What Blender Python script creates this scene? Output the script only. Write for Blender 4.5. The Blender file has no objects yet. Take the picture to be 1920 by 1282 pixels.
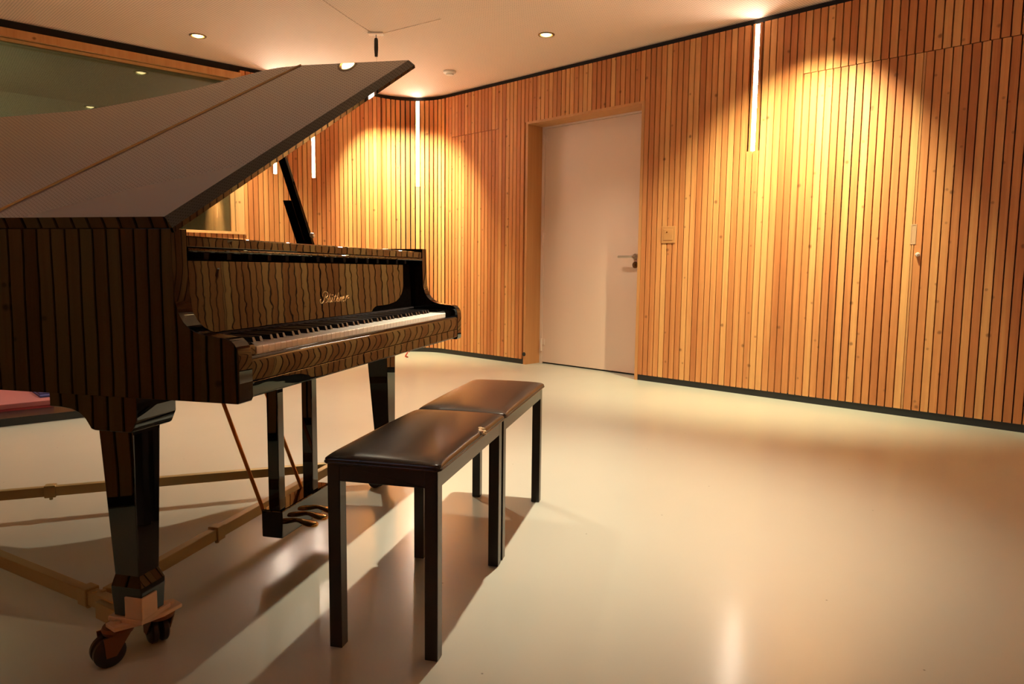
import bpy, bmesh, math, random
from mathutils import Vector, Matrix
random.seed(7)
S = bpy.context.scene
COL = S.collection
PI = math.pi

# ------------------------------------------------------------------ helpers
class MB:
    """collects shapes into one bmesh; build() links it as ONE mesh object"""
    def __init__(self): self.bm = bmesh.new(); self.mi = 0
    def face(self, vs):
        try:
            f = self.bm.faces.new(vs); f.material_index = self.mi; return f
        except ValueError: return None
    def box(self, a, b):
        x0, y0, z0 = a; x1, y1, z1 = b
        v = [self.bm.verts.new(p) for p in ((x0,y0,z0),(x1,y0,z0),(x1,y1,z0),(x0,y1,z0),(x0,y0,z1),(x1,y0,z1),(x1,y1,z1),(x0,y1,z1))]
        for q in ((3,2,1,0),(4,5,6,7),(0,1,5,4),(1,2,6,5),(2,3,7,6),(3,0,4,7)): self.face([v[i] for i in q])
        return v
    def loft(self, rings, cap=True, closed=True):
        R = [[self.bm.verts.new(p) for p in r] for r in rings]
        n = len(R[0])
        for i in range(len(R)-1):
            for j in range(n if closed else n-1):
                k = (j+1) % n
                self.face([R[i][j], R[i][k], R[i+1][k], R[i+1][j]])
        if cap:
            self.face(list(reversed(R[0]))); self.face(R[-1])
        return R
    def prism(self, prof, axis, a, b):
        """profile (p,q) extruded along axis from a to b"""
        def P(p, q, w):
            return {'x': (w,p,q), 'y': (p,w,q), 'z': (p,q,w)}[axis]
        self.loft([[P(p,q,a) for p,q in prof], [P(p,q,b) for p,q in prof]])
    def tube(self, pts, r, n=8, closed=False):
        pts = [Vector(p) for p in pts]; rings = []
        m = len(pts)
        up = Vector((0,0,1))
        for i, p in enumerate(pts):
            if closed: t = pts[(i+1) % m] - pts[i-1]
            else: t = pts[min(i+1,m-1)] - pts[max(i-1,0)]
            t.normalize()
            a = t.cross(up)
            if a.length < 1e-4: a = t.cross(Vector((0,1,0)))
            a.normalize(); b = a.cross(t)
            rr = r[i] if isinstance(r, (list,tuple)) else r
            rings.append([p + a*rr*math.cos(2*PI*k/n) + b*rr*math.sin(2*PI*k/n) for k in range(n)])
        if closed: rings.append(rings[0])
        self.loft(rings, cap=not closed)
    def lathe(self, prof, c=(0,0,0), axis='z', n=32, cap=True):
        rings = []
        for r, h in prof:
            ring = []
            for k in range(n):
                a = 2*PI*k/n; p, q = r*math.cos(a), r*math.sin(a)
                v = {'z': (p,q,h), 'x': (h,p,q), 'y': (q,h,p)}[axis]
                ring.append((c[0]+v[0], c[1]+v[1], c[2]+v[2]))
            rings.append(ring)
        self.loft(rings, cap=cap)
    def build(self, name, mat, parent=None, bevel=0, seg=2, smooth=None, label=None):
        bm = self.bm
        bmesh.ops.remove_doubles(bm, verts=bm.verts, dist=1e-6)
        bmesh.ops.recalc_face_normals(bm, faces=bm.faces)
        me = bpy.data.meshes.new(name); bm.to_mesh(me); bm.free()
        for m in (mat if isinstance(mat, (list,tuple)) else [mat]): me.materials.append(m)
        if smooth is not None:
            for p in me.polygons: p.use_smooth = True
            me.set_sharp_from_angle(angle=math.radians(smooth))
        o = bpy.data.objects.new(name, me); COL.objects.link(o)
        if parent: o.parent = parent
        if bevel:
            md = o.modifiers.new('bevel', 'BEVEL'); md.width = bevel; md.segments = seg
            md.limit_method = 'ANGLE'; md.angle_limit = math.radians(40); md.harden_normals = False
            if smooth is None:
                for p in me.polygons: p.use_smooth = False
        if label: o['label'] = label
        return o

def tag(o, label=None, cat=None, group=None, kind=None):
    if label: o['label'] = label
    if cat: o['category'] = cat
    if group: o['group'] = group
    if kind: o['kind'] = kind
    return o
def empty(name, loc, rz=0, label=None, cat=None, group=None, kind=None):
    o = bpy.data.objects.new(name, None); COL.objects.link(o)
    o.location = loc; o.rotation_euler = (0,0,rz); o.empty_display_size = .1
    return tag(o, label, cat, group, kind)
def copy_tree(o, parent=None):
    c = o.copy(); COL.objects.link(c)
    if parent: c.parent = parent
    for ch in list(o.children): copy_tree(ch, c)
    return c
def catmull(P, n=8):
    out = []
    for i in range(len(P)-1):
        p0 = P[max(i-1,0)]; p1 = P[i]; p2 = P[i+1]; p3 = P[min(i+2,len(P)-1)]
        for k in range(n):
            t = k/n
            out.append(tuple(.5*((2*b)+(-a+c)*t+(2*a-5*b+4*c-d)*t*t+(-a+3*b-3*c+d)*t**3) for a,b,c,d in zip(p0,p1,p2,p3)))
    out.append(tuple(P[-1])); return out
def offset_poly(P, d):
    n = len(P); out = []
    for i in range(n):
        a, b, c = Vector(P[i-1]), Vector(P[i]), Vector(P[(i+1) % n])
        e1 = (b-a).normalized(); e2 = (c-b).normalized()
        n1 = Vector((-e1.y, e1.x)); n2 = Vector((-e2.y, e2.x))
        m = (n1+n2).normalized(); k = max(.35, m.dot(n1))
        q = b + m*d/k; out.append((q.x, q.y))
    return out

# ------------------------------------------------------------------ materials
def new_mat(name):
    m = bpy.data.materials.new(name); m.use_nodes = True
    nt = m.node_tree; b = nt.nodes['Principled BSDF']; return m, nt, b
def plain(name, col, rough=.5, metal=0, spec=.5, bump=None, coat=0):
    m, nt, b = new_mat(name)
    b.inputs['Base Color'].default_value = (*col, 1); b.inputs['Roughness'].default_value = rough
    b.inputs['Metallic'].default_value = metal; b.inputs['Specular IOR Level'].default_value = spec
    b.inputs['Coat Weight'].default_value = coat
    if bump:
        sc, st, dist = bump
        tc = nt.nodes.new('ShaderNodeTexCoord'); nz = nt.nodes.new('ShaderNodeTexNoise')
        nz.inputs['Scale'].default_value = sc; nz.inputs['Detail'].default_value = 2
        bp = nt.nodes.new('ShaderNodeBump'); bp.inputs['Strength'].default_value = st; bp.inputs['Distance'].default_value = dist
        nt.links.new(tc.outputs['Object'], nz.inputs['Vector']); nt.links.new(nz.outputs['Fac'], bp.inputs['Height'])
        nt.links.new(bp.outputs['Normal'], b.inputs['Normal'])
    return m
def emit(name, col, st):
    m = bpy.data.materials.new(name); m.use_nodes = True; nt = m.node_tree; nt.nodes.clear()
    e = nt.nodes.new('ShaderNodeEmission'); e.inputs[0].default_value = (*col,1); e.inputs[1].default_value = st
    o = nt.nodes.new('ShaderNodeOutputMaterial'); nt.links.new(e.outputs[0], o.inputs[0]); return m
def math_node(nt, op, a, b=None, c=None):
    n = nt.nodes.new('ShaderNodeMath'); n.operation = op
    for i, v in enumerate((a,b,c)):
        if v is None: continue
        if isinstance(v, (int,float)): n.inputs[i].default_value = v
        else: nt.links.new(v, n.inputs[i])
    return n.outputs[0]

def wood_mat(name, lo, mid, hi, knots=True, islands=True, rough=.55):
    m, nt, b = new_mat(name); L = nt.links.new
    tc = nt.nodes.new('ShaderNodeTexCoord')
    geo = nt.nodes.new('ShaderNodeNewGeometry')
    sep = nt.nodes.new('ShaderNodeSeparateXYZ'); L(tc.outputs['Object'], sep.inputs[0])
    rnd = geo.outputs['Random Per Island'] if islands else None
    r1 = math_node(nt, 'MULTIPLY', rnd, 37.0) if islands else 0.0
    x = math_node(nt, 'MULTIPLY', sep.outputs[0], 55); y = math_node(nt, 'MULTIPLY', sep.outputs[1], 55)
    z = math_node(nt, 'ADD', math_node(nt, 'MULTIPLY', sep.outputs[2], 1.6), r1)
    cmb = nt.nodes.new('ShaderNodeCombineXYZ'); L(x, cmb.inputs[0]); L(y, cmb.inputs[1]); L(z, cmb.inputs[2])
    g = nt.nodes.new('ShaderNodeTexNoise'); g.inputs['Scale'].default_value = 1; g.inputs['Detail'].default_value = 4
    g.inputs['Distortion'].default_value = .6
    L(cmb.outputs[0], g.inputs['Vector'])
    fine = nt.nodes.new('ShaderNodeTexNoise'); fine.inputs['Scale'].default_value = 5; fine.inputs['Detail'].default_value = 2
    L(cmb.outputs[0], fine.inputs['Vector'])
    base = rnd if islands else .5
    v = math_node(nt, 'ADD', math_node(nt, 'MULTIPLY', base, .62), math_node(nt, 'MULTIPLY', g.outputs['Fac'], .55))
    v = math_node(nt, 'ADD', v, math_node(nt, 'MULTIPLY_ADD', fine.outputs['Fac'], .26, -.21))
    br = nt.nodes.new('ShaderNodeTexNoise'); br.inputs['Scale'].default_value = 1; br.inputs['Detail'].default_value = 1
    cb = nt.nodes.new('ShaderNodeCombineXYZ'); L(math_node(nt, 'MULTIPLY', sep.outputs[0], 22), cb.inputs[0]); L(math_node(nt, 'MULTIPLY', sep.outputs[1], 22), cb.inputs[1])
    L(math_node(nt, 'ADD', math_node(nt, 'MULTIPLY', sep.outputs[2], .7), r1), cb.inputs[2]); L(cb.outputs[0], br.inputs['Vector'])
    v = math_node(nt, 'ADD', v, math_node(nt, 'MULTIPLY_ADD', br.outputs['Fac'], .50, -.25))
    ramp = nt.nodes.new('ShaderNodeValToRGB'); e = ramp.color_ramp.elements
    e[0].position = .16; e[0].color = (*lo,1); e[1].position = .86; e[1].color = (*hi,1)
    k = ramp.color_ramp.elements.new(.5); k.color = (*mid,1)
    L(v, ramp.inputs[0]); col = ramp.outputs[0]
    if knots:
        xy = math_node(nt, 'ADD', sep.outputs[0], sep.outputs[1])
        c2 = nt.nodes.new('ShaderNodeCombineXYZ'); L(xy, c2.inputs[0]); L(sep.outputs[2], c2.inputs[1])
        vo = nt.nodes.new('ShaderNodeTexVoronoi'); vo.voronoi_dimensions = '2D'; vo.inputs['Scale'].default_value = 2.3
        wob = nt.nodes.new('ShaderNodeTexNoise'); wob.inputs['Scale'].default_value = 30
        L(c2.outputs[0], wob.inputs['Vector']); L(c2.outputs[0], vo.inputs['Vector'])
        dd = math_node(nt, 'ADD', vo.outputs['Distance'], math_node(nt, 'MULTIPLY_ADD', wob.outputs['Fac'], .03, -.015))
        mr = nt.nodes.new('ShaderNodeMapRange'); mr.inputs[1].default_value = .012; mr.inputs[2].default_value = .034
        mr.inputs[3].default_value = .75; mr.inputs[4].default_value = 0; L(dd, mr.inputs[0])
        mx = nt.nodes.new('ShaderNodeMixRGB'); L(mr.outputs[0], mx.inputs[0]); L(col, mx.inputs[1]); mx.inputs[2].default_value = (.16,.055,.018,1)
        col = mx.outputs[0]
        if islands:
            v2 = nt.nodes.new('ShaderNodeTexVoronoi'); v2.voronoi_dimensions = '2D'; v2.inputs['Scale'].default_value = 6.5; L(c2.outputs[0], v2.inputs['Vector'])
            r2 = nt.nodes.new('ShaderNodeMapRange'); r2.inputs[1].default_value = .028; r2.inputs[2].default_value = .065; r2.inputs[3].default_value = .6; r2.inputs[4].default_value = 0
            L(math_node(nt, 'ADD', v2.outputs['Distance'], math_node(nt, 'MULTIPLY_ADD', wob.outputs['Fac'], .06, -.03)), r2.inputs[0])
            sel = math_node(nt, 'GREATER_THAN', math_node(nt, 'FRACT', math_node(nt, 'MULTIPLY', rnd, 7.3)), .66)
            m2_ = nt.nodes.new('ShaderNodeMixRGB'); L(math_node(nt, 'MULTIPLY', r2.outputs[0], sel), m2_.inputs[0]); L(col, m2_.inputs[1]); m2_.inputs[2].default_value = (.20,.07,.024,1)
            col = m2_.outputs[0]
    L(col, b.inputs['Base Color']); b.inputs['Roughness'].default_value = rough
    b.inputs['Specular IOR Level'].default_value = .35
    return m

M = {}
M['slat'] = wood_mat('larch_slats', (.44,.150,.048), (.565,.224,.075), (.68,.345,.125))
M['jamb'] = wood_mat('jamb_board', (.46,.20,.075), (.52,.245,.092), (.58,.30,.12), islands=False, knots=False, rough=.45)
M['frame'] = wood_mat('window_timber', (.52,.24,.09), (.62,.32,.13), (.68,.38,.17), islands=False, rough=.5)
M['pull'] = plain('pale_pull', (.50,.30,.17), .4)
M['plate'] = plain('switch_plate', (.50,.235,.085), .35)
M['dark'] = plain('black_backing', (.012,.010,.009), .8)
M['base'] = plain('black_plinth', (.010,.009,.009), .55)
M['door'] = plain('white_door_paint', (.72,.545,.445), .42, bump=(3,.08,.01))
M['hinge'] = plain('white_hinge', (.74,.58,.48), .35)
M['steel'] = plain('brushed_steel', (.55,.48,.42), .32, 1)
M['darkrose'] = plain('bronze_rose', (.22,.13,.07), .35, 1)
M['nickel'] = plain('satin_nickel', (.82,.77,.74), .35, .55)
M['rubber'] = plain('black_rubber', (.012,.011,.010), .6)
M['black_plastic'] = plain('black_plastic', (.012,.011,.011), .4)
M['white_plastic'] = plain('white_plastic', (.78,.74,.70), .4)
M['wire'] = plain('pale_wire', (.55,.42,.34), .5)
M['red_cord'] = plain('red_cord', (.55,.06,.03), .45)
M['strip'] = emit('light_strip', (1.0,.86,.68), 80)
M['bulb'] = emit('downlight_bulb', (1.0,.76,.34), 7)
M['ring'] = plain('dark_gold_ring', (.30,.21,.11), .35, .8)
M['can'] = plain('gold_reflector', (.75,.55,.25), .25, 1)

def polish(name, bump):
    m, nt, b = new_mat(name); L = nt.links.new
    b.inputs['Base Color'].default_value = (.0035,.0028,.0024,1); b.inputs['Roughness'].default_value = .014
    b.inputs['IOR'].default_value = 1.55
    if bump:
        tc = nt.nodes.new('ShaderNodeTexCoord'); nz = nt.nodes.new('ShaderNodeTexNoise')
        nz.inputs['Scale'].default_value = bump[0]; nz.inputs['Detail'].default_value = bump[2]
        bp = nt.nodes.new('ShaderNodeBump'); bp.inputs['Strength'].default_value = 1; bp.inputs['Distance'].default_value = bump[1]
        mp = nt.nodes.new('ShaderNodeMapping'); mp.inputs['Scale'].default_value = bump[3] if len(bump) > 3 else (1,1,1)
        L(tc.outputs['Object'], mp.inputs[0]); L(mp.outputs[0], nz.inputs['Vector']); L(nz.outputs['Fac'], bp.inputs['Height']); L(bp.outputs['Normal'], b.inputs['Normal'])
    return m
M['polish'] = polish('black_polyester', (5, .0003, 1))
M['polish_wavy'] = polish('black_polyester_wavy', (9, .00017, 1, (1,1,4)))
M['polish_lid'] = polish('black_polyester_lid', None)
M['polish_lid'].node_tree.nodes['Principled BSDF'].inputs['Base Color'].default_value = (.135,.115,.112,1)   # paler base than the other black lacquer
M['ivory'] = plain('ivory_key', (.95,.91,.82), .22)
M['ebony'] = plain('ebony_key', (.008,.007,.007), .3)
M['felt'] = plain('dark_felt', (.02,.012,.012), .9)
M['gold'] = plain('gold_inlay', (.95,.62,.28), .3, .6)
M['brass'] = plain('brass', (.72,.42,.14), .25, 1)
M['hinge_brass'] = plain('dull_brass', (.40,.24,.10), .4, .9)
M['bronze_rod'] = plain('bronze_rod', (.55,.24,.06), .28, .85)
M['iron'] = plain('bronze_painted_plate', (.50,.33,.12), .35, .6)
M['sound'] = plain('soundboard_spruce', (.55,.36,.17), .4)
M['dolly'] = plain('yellow_zinc', (.42,.29,.12), .45, .55, bump=(25,.25,.002))
M['creambracket'] = plain('pale_bracket', (.66,.46,.30), .45, .1)
M['rust'] = plain('rusty_fork', (.20,.085,.035), .5, .5)
M['wheel'] = plain('dark_caster_wheel', (.018,.013,.012), .35)
M['bench'] = plain('black_satin_metal', (.020,.017,.015), .27)
M['foam'] = plain('torn_foam', (.72,.52,.30), .9)
M['mat'] = plain('pink_mat', (.34,.10,.10), .7)
M['matside'] = plain('dark_red_side', (.25,.02,.025), .6)
M['bluecloth'] = plain('blue_cloth', (.16,.17,.46), .7)
M['navycloth'] = plain('navy_cloth', (.03,.025,.12), .7)
M['platform'] = plain('black_platform', (.014,.013,.012), .25)
M['room_wall'] = plain('control_room_wall', (.42,.40,.30), .8)

def leather_mat():
    m, nt, b = new_mat('worn_leather'); L = nt.links.new
    tc = nt.nodes.new('ShaderNodeTexCoord')
    n1 = nt.nodes.new('ShaderNodeTexNoise'); n1.inputs['Scale'].default_value = 6; n1.inputs['Detail'].default_value = 0
    L(tc.outputs['Object'], n1.inputs['Vector'])
    r = nt.nodes.new('ShaderNodeValToRGB'); r.color_ramp.elements[0].color = (.016,.010,.008,1); r.color_ramp.elements[1].color = (.034,.018,.012,1)
    r.color_ramp.elements[0].position = .35; r.color_ramp.elements[1].position = .75
    L(n1.outputs['Fac'], r.inputs[0]); L(r.outputs[0], b.inputs['Base Color'])
    mr = nt.nodes.new('ShaderNodeMapRange'); mr.inputs[3].default_value = .20; mr.inputs[4].default_value = .36
    n2 = nt.nodes.new('ShaderNodeTexNoise'); n2.inputs['Scale'].default_value = 7; L(tc.outputs['Object'], n2.inputs['Vector'])
    L(n2.outputs['Fac'], mr.inputs[0]); b.inputs['Roughness'].default_value = .27
    return m
M['leather'] = leather_mat()

def floor_mat():
    m, nt, b = new_mat('beige_resin_floor'); L = nt.links.new
    tc = nt.nodes.new('ShaderNodeTexCoord')
    n1 = nt.nodes.new('ShaderNodeTexNoise'); n1.inputs['Scale'].default_value = 1.2; n1.inputs['Detail'].default_value = 4
    L(tc.outputs['Object'], n1.inputs['Vector'])
    r = nt.nodes.new('ShaderNodeValToRGB'); r.color_ramp.elements[0].color = (.465,.460,.390,1); r.color_ramp.elements[1].color = (.53,.525,.45,1)
    L(n1.outputs['Fac'], r.inputs[0])
    # specks of dirt
    vo = nt.nodes.new('ShaderNodeTexVoronoi'); vo.inputs['Scale'].default_value = 1.7; vo.voronoi_dimensions = '2D'; L(tc.outputs['Object'], vo.inputs['Vector'])
    mr = nt.nodes.new('ShaderNodeMapRange'); mr.inputs[1].default_value = .002; mr.inputs[2].default_value = .006; mr.inputs[3].default_value = .7; mr.inputs[4].default_value = 0
    L(vo.outputs['Distance'], mr.inputs[0])
    mx = nt.nodes.new('ShaderNodeMixRGB'); L(mr.outputs[0], mx.inputs[0]); L(r.outputs[0], mx.inputs[1]); mx.inputs[2].default_value = (.06,.035,.02,1)
    L(mx.outputs[0], b.inputs['Base Color'])
    n2 = nt.nodes.new('ShaderNodeTexNoise'); n2.inputs['Scale'].default_value = 2.5; n2.inputs['Detail'].default_value = 3; L(tc.outputs['Object'], n2.inputs['Vector'])
    m2 = nt.nodes.new('ShaderNodeMapRange'); m2.inputs[3].default_value = .30; m2.inputs[4].default_value = .40; L(n2.outputs['Fac'], m2.inputs[0])
    L(m2.outputs[0], b.inputs['Roughness']); b.inputs['IOR'].default_value = 1.3; b.inputs['Coat Weight'].default_value = .65; b.inputs['Coat Roughness'].default_value = .17; b.inputs['Coat IOR'].default_value = 1.45
    n3 = nt.nodes.new('ShaderNodeTexNoise'); n3.inputs['Scale'].default_value = 6; L(tc.outputs['Object'], n3.inputs['Vector'])
    bp = nt.nodes.new('ShaderNodeBump'); bp.inputs['Strength'].default_value = .12; bp.inputs['Distance'].default_value = .002
    L(n3.outputs['Fac'], bp.inputs['Height']); L(bp.outputs['Normal'], b.inputs['Normal']); L(bp.outputs['Normal'], b.inputs['Coat Normal'])
    return m
M['floor'] = floor_mat()

def ceiling_mat():
    m, nt, b = new_mat('perforated_ceiling'); L = nt.links.new
    tc = nt.nodes.new('ShaderNodeTexCoord'); mp = nt.nodes.new('ShaderNodeMapping'); mp.inputs['Rotation'].default_value = (0,0,math.radians(44.2))
    L(tc.outputs['Object'], mp.inputs[0])
    sep = nt.nodes.new('ShaderNodeSeparateXYZ'); L(mp.outputs[0], sep.inputs[0])
    P = .017
    def cell(o):
        return math_node(nt, 'SUBTRACT', math_node(nt, 'FRACT', math_node(nt, 'DIVIDE', o, P)), .5)
    cx, cy = cell(sep.outputs[0]), cell(sep.outputs[1])
    d = math_node(nt, 'SQRT', math_node(nt, 'ADD', math_node(nt, 'MULTIPLY', cx, cx), math_node(nt, 'MULTIPLY', cy, cy)))
    hole = math_node(nt, 'LESS_THAN', d, .25)
    mx = nt.nodes.new('ShaderNodeMixRGB'); L(hole, mx.inputs[0]); mx.inputs[1].default_value = (.80,.645,.545,1); mx.inputs[2].default_value = (.44,.345,.285,1)
    L(mx.outputs[0], b.inputs['Base Color']); b.inputs['Roughness'].default_value = .75
    b.inputs['Specular IOR Level'].default_value = .2
    return m
M['ceiling'] = ceiling_mat()

def pane_mat():
    m = bpy.data.materials.new('window_glass'); m.use_nodes = True; nt = m.node_tree; nt.nodes.clear(); L = nt.links.new
    o = nt.nodes.new('ShaderNodeOutputMaterial'); tr = nt.nodes.new('ShaderNodeBsdfTransparent'); tr.inputs[0].default_value = (.72,.75,.70,1)
    gl = nt.nodes.new('ShaderNodeBsdfGlossy'); gl.inputs['Roughness'].default_value = .0; gl.inputs[0].default_value = (1,1,1,1)
    fr = nt.nodes.new('ShaderNodeFresnel'); fr.inputs[0].default_value = 1.8
    mx = nt.nodes.new('ShaderNodeMixShader'); L(fr.outputs[0], mx.inputs[0]); L(tr.outputs[0], mx.inputs[1]); L(gl.outputs[0], mx.inputs[2]); L(mx.outputs[0], o.inputs[0])
    return m
M['pane'] = pane_mat()

# ------------------------------------------------------------------ the room, in metres; camera stands at (0,0,.86)
H = .86
CEIL = 2.545
AL = -.79955
wd = Vector((math.sin(AL), math.cos(AL), 0))            # along the right wall, towards the corner
nr = Vector((wd.y, -wd.x, 0))                           # out through the right wall
P0 = Vector((.989, 5.605, 0))                           # right wall, right-hand edge of the door
ld = Vector((.737, .676, 0)).normalized()               # along the left wall, towards the corner
ln = Vector((-ld.y, ld.x, 0))                           # out through the left wall
L0 = Vector((-2.261, 6.358, 0))
rz_right = math.atan2(-wd.y, -wd.x)                     # local x runs away from the corner, local y out of the room
rz_left = math.atan2(ld.y, ld.x)                        # local x runs towards the corner
CORNER = Vector((-.987, 7.526, 0)); CR, CL = -2.757, 1.728
RAD = .45; TAN = RAD*math.tan(math.radians((180-93.28)/2))
DB = -.56                                               # wall behind the camera: nr . X = DB
DF = -2.1                                               # fourth wall: ln . X = DF
def meet(n1, d1, n2, d2):
    m = Matrix(((n1.x,n1.y),(n2.x,n2.y))).inverted(); v = m @ Vector((d1,d2)); return Vector((v.x,v.y,0))
dR, dL = nr.dot(P0), ln.dot(L0)
c_RF = meet(nr, dR, ln, DF); c_LB = meet(nr, DB, ln, dL); c_BF = meet(nr, DB, ln, DF)
sR_end = -(c_RF - P0).dot(wd); sL_end = (c_LB - L0).dot(ld)
# wall strips of the room, corner rounding included
arc = []
tL = CORNER - ld*TAN; tR = CORNER - wd*TAN
cc = tL - ln*RAD
a0 = math.atan2(ln.y, ln.x); a1 = math.atan2(nr.y, nr.x)
NA = 24
for i in range(NA+1):
    a = a0 + (a1-a0)*i/NA; arc.append(cc + Vector((math.cos(a), math.sin(a), 0))*RAD)
EXT = .35
def far(p, v, e=EXT): return p + v*e
outer = [far(c_LB, -ld-nr*0) - nr*EXT + ln*EXT, ] # placeholder, rebuilt below
outer = []
for p, v in ((c_LB, (ln-nr)), (CORNER, (ln+nr)), (c_RF, (nr-ln)), (c_BF, (-ln-nr))): outer.append(p + v*EXT)

mb = MB()
v = [mb.bm.verts.new((p.x,p.y,0)) for p in outer]; w = [mb.bm.verts.new((p.x,p.y,-.1)) for p in outer]
mb.face(v); mb.face(list(reversed(w)))
for i in range(4): mb.face([v[i], v[(i+1) % 4], w[(i+1) % 4], w[i]])
tag(mb.build('floor', M['floor']), 'glossy beige resin floor', kind='structure')

# downlights: (x, y, label or None, aim, watts)
G = lambda i, j: Vector((-1.043 + 1.377*i + 1.275*j, 4.12 - 1.338*i + 1.25*j))
rw = lambda s, z, d=0: P0 - wd*s + nr*d + Vector((0,0,z))
DLS = [
    ((.223,5.403), 'round recessed downlight on the ceiling above the white door', None, 85, 92),
    ((-2.346,5.516), 'round recessed downlight on the ceiling beside the control room window', L0 + ld*(-.30) + Vector((0,0,1.0)), 260, 76),
    ((-1.043,4.12), 'round recessed downlight mirrored in the raised piano lid', None, 210, 112),
    ((.235,2.60), 'round recessed downlight right above the piano benches', None, 340, 68),
    ((-1.16,6.66), 'round recessed downlight hidden behind the lid, aimed at the rounded corner', (CORNER - (ld+wd)*.11 + Vector((0,0,1.05))), 470, 88),
    ((1.60,4.065), 'round recessed downlight just above the frame, aimed at the slats right of the door', rw(1.14,.98), 500, 86),
    ((2.95,2.75), 'round recessed downlight above the right end of the right wall', rw(3.50,1.40), 620, 66),
    ((-3.60,4.30), 'round recessed downlight above the left end of the control room window', None, 110, 105),
    ((-.90,1.08), 'round recessed downlight left of the camera, aimed at the slats behind it', Vector((-1.95,.95,.75)), 75, 72),
    ((1.70,.60), 'round recessed downlight to the right of the camera, aimed at the slats beside it', Vector((2.6,-.9,1.0)), 45, 80),
]
HOLE_R = .050
mb = MB(); bm = mb.bm
ring = [bm.verts.new((p.x,p.y,CEIL)) for p in outer]
edges = [bm.edges.new((ring[i], ring[(i+1) % 4])) for i in range(4)]
for d in DLS:
    h = [bm.verts.new((d[0][0]+HOLE_R*math.cos(2*PI*k/20), d[0][1]+HOLE_R*math.sin(2*PI*k/20), CEIL)) for k in range(20)]
    edges += [bm.edges.new((h[i], h[(i+1) % 20])) for i in range(20)]
bmesh.ops.triangle_fill(bm, use_beauty=True, use_dissolve=False, edges=edges)
for f in bm.faces: f.material_index = 0
tag(mb.build('ceiling', M['ceiling']), 'white perforated ceiling', kind='structure')

WARM = (1.0,.885,.655)
for (x, y), label, aim, watts, cone in DLS:
    t = empty('downlight', (x,y,CEIL), 0, label, 'downlight', 'round recessed ceiling downlights')
    r = MB(); r.lathe([(.047,.0),(.047,-.004),(.0515,-.007),(.060,-.004),(.0615,.0005)], n=32, cap=False); r.build('trim_ring', M['ring'], t, smooth=40)
    r = MB(); r.lathe([(.0495,.0),(.040,.05),(.030,.075)], n=28, cap=False); r.build('reflector', M['can'], t, smooth=60)
    r = MB(); r.lathe([(.0,-.013),(.014,-.0115),(.028,-.006),(.037,.002),(.040,.012)], n=24, cap=False); r.build('bulb', M['bulb'], t, smooth=60)
    ld_ = bpy.data.lights.new('downlight_beam', 'SPOT'); ld_.energy = watts; ld_.color = WARM if aim is None else (1.0,.935,.57)
    ld_.spot_size = math.radians(cone); ld_.spot_blend = 1.0; ld_.shadow_soft_size = .022
    lo = bpy.data.objects.new('downlight_beam', ld_); COL.objects.link(lo); lo.parent = t; lo.location = (0,0,-.040)
    if aim is not None:
        dv = Vector(aim) - Vector((x,y,CEIL-.040)); lo.rotation_euler = dv.to_track_quat('-Z','Y').to_euler()

# --- slatted walls: dark backing + slats in one mesh, local x along the wall, local y out of the room
PITCH, SW, SD = .0463, .0386, .030
ZB, ZT = .045, 2.506
def slat_run(mb, x0, x1, z0=ZB, z1=ZT, pitch=PITCH, sw=SW, skip=()):
    k0 = math.ceil((x0 + (pitch-sw)/2 - 1e-6)/pitch); x = k0*pitch
    while x + sw <= x1 + 1e-6:
        segs = [(z0,z1)]
        for (a, b, c, d) in skip:                       # cut-outs x a..b, z c..d
            if x + sw/2 > a and x + sw/2 < b:
                ns = []
                for s in segs:
                    if d <= s[0] or c >= s[1]: ns.append(s); continue
                    if c > s[0]: ns.append((s[0], c))
                    if d < s[1]: ns.append((d, s[1]))
                segs = ns
        for (p, q) in segs: mb.box((x, 0, p), (x+sw, SD, q))
        x += pitch
def back_panels(mb, x0, x1, holes):
    """backing with rectangular openings"""
    mb.mi = 1
    xs = sorted({x0, x1, *[h for o in holes for h in o[:2] if x0 < h < x1]})
    for a, b in zip(xs, xs[1:]):
        m = (a+b)/2; segs = [(0, CEIL)]
        for o in holes:
            if o[0] < m < o[1]:
                ns = []
                for s in segs:
                    if o[2] > s[0]: ns.append((s[0], min(o[2], s[1])))
                    if o[3] < s[1]: ns.append((max(o[3], s[0]), s[1]))
                segs = ns
        for p, q in segs: mb.box((a, SD, p), (b, SD+.02, q))
    mb.mi = 0
STRIP_W = .021
def strip_cut(s): return (s-.030, s+.030, 1.672, 2.60)

# right wall
D1 = (-1.222, -.016, 0, 2.122)                          # opening of the white door
DOORS = [(-2.222,-1.574,.045,2.124), (1.204,1.898,.045,2.124), (1.908,2.64,.045,2.124)]
STR_R = [.877, 3.41]
cuts = [(D1[0]-.014, D1[1]+.014, -1, D1[3]+.014)] + [(a-.004,b+.004,c-.1,d) for a,b,c,d in DOORS] + [strip_cut(s) for s in STR_R]
cuts += [(.202,.284,1.061,1.188)]
mb = MB(); slat_run(mb, CR+TAN, sR_end, skip=cuts); back_panels(mb, CR+TAN, sR_end+.05, [D1])
# slim battens either side of each light groove
for s in STR_R:
    mb.box((s-.031,0,1.672),(s-.0155,SD,ZT)); mb.box((s+.0155,0,1.672),(s+.031,SD,ZT))
tag(mb.build('wall_right', [M['slat'], M['dark']]), 'right wall of vertical larch slats', kind='structure')
wr = bpy.data.objects['wall_right']; wr.location = P0; wr.rotation_euler = (0,0,rz_right)
def on_right(o): o.location = P0; o.rotation_euler = (0,0,rz_right); return o
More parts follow.
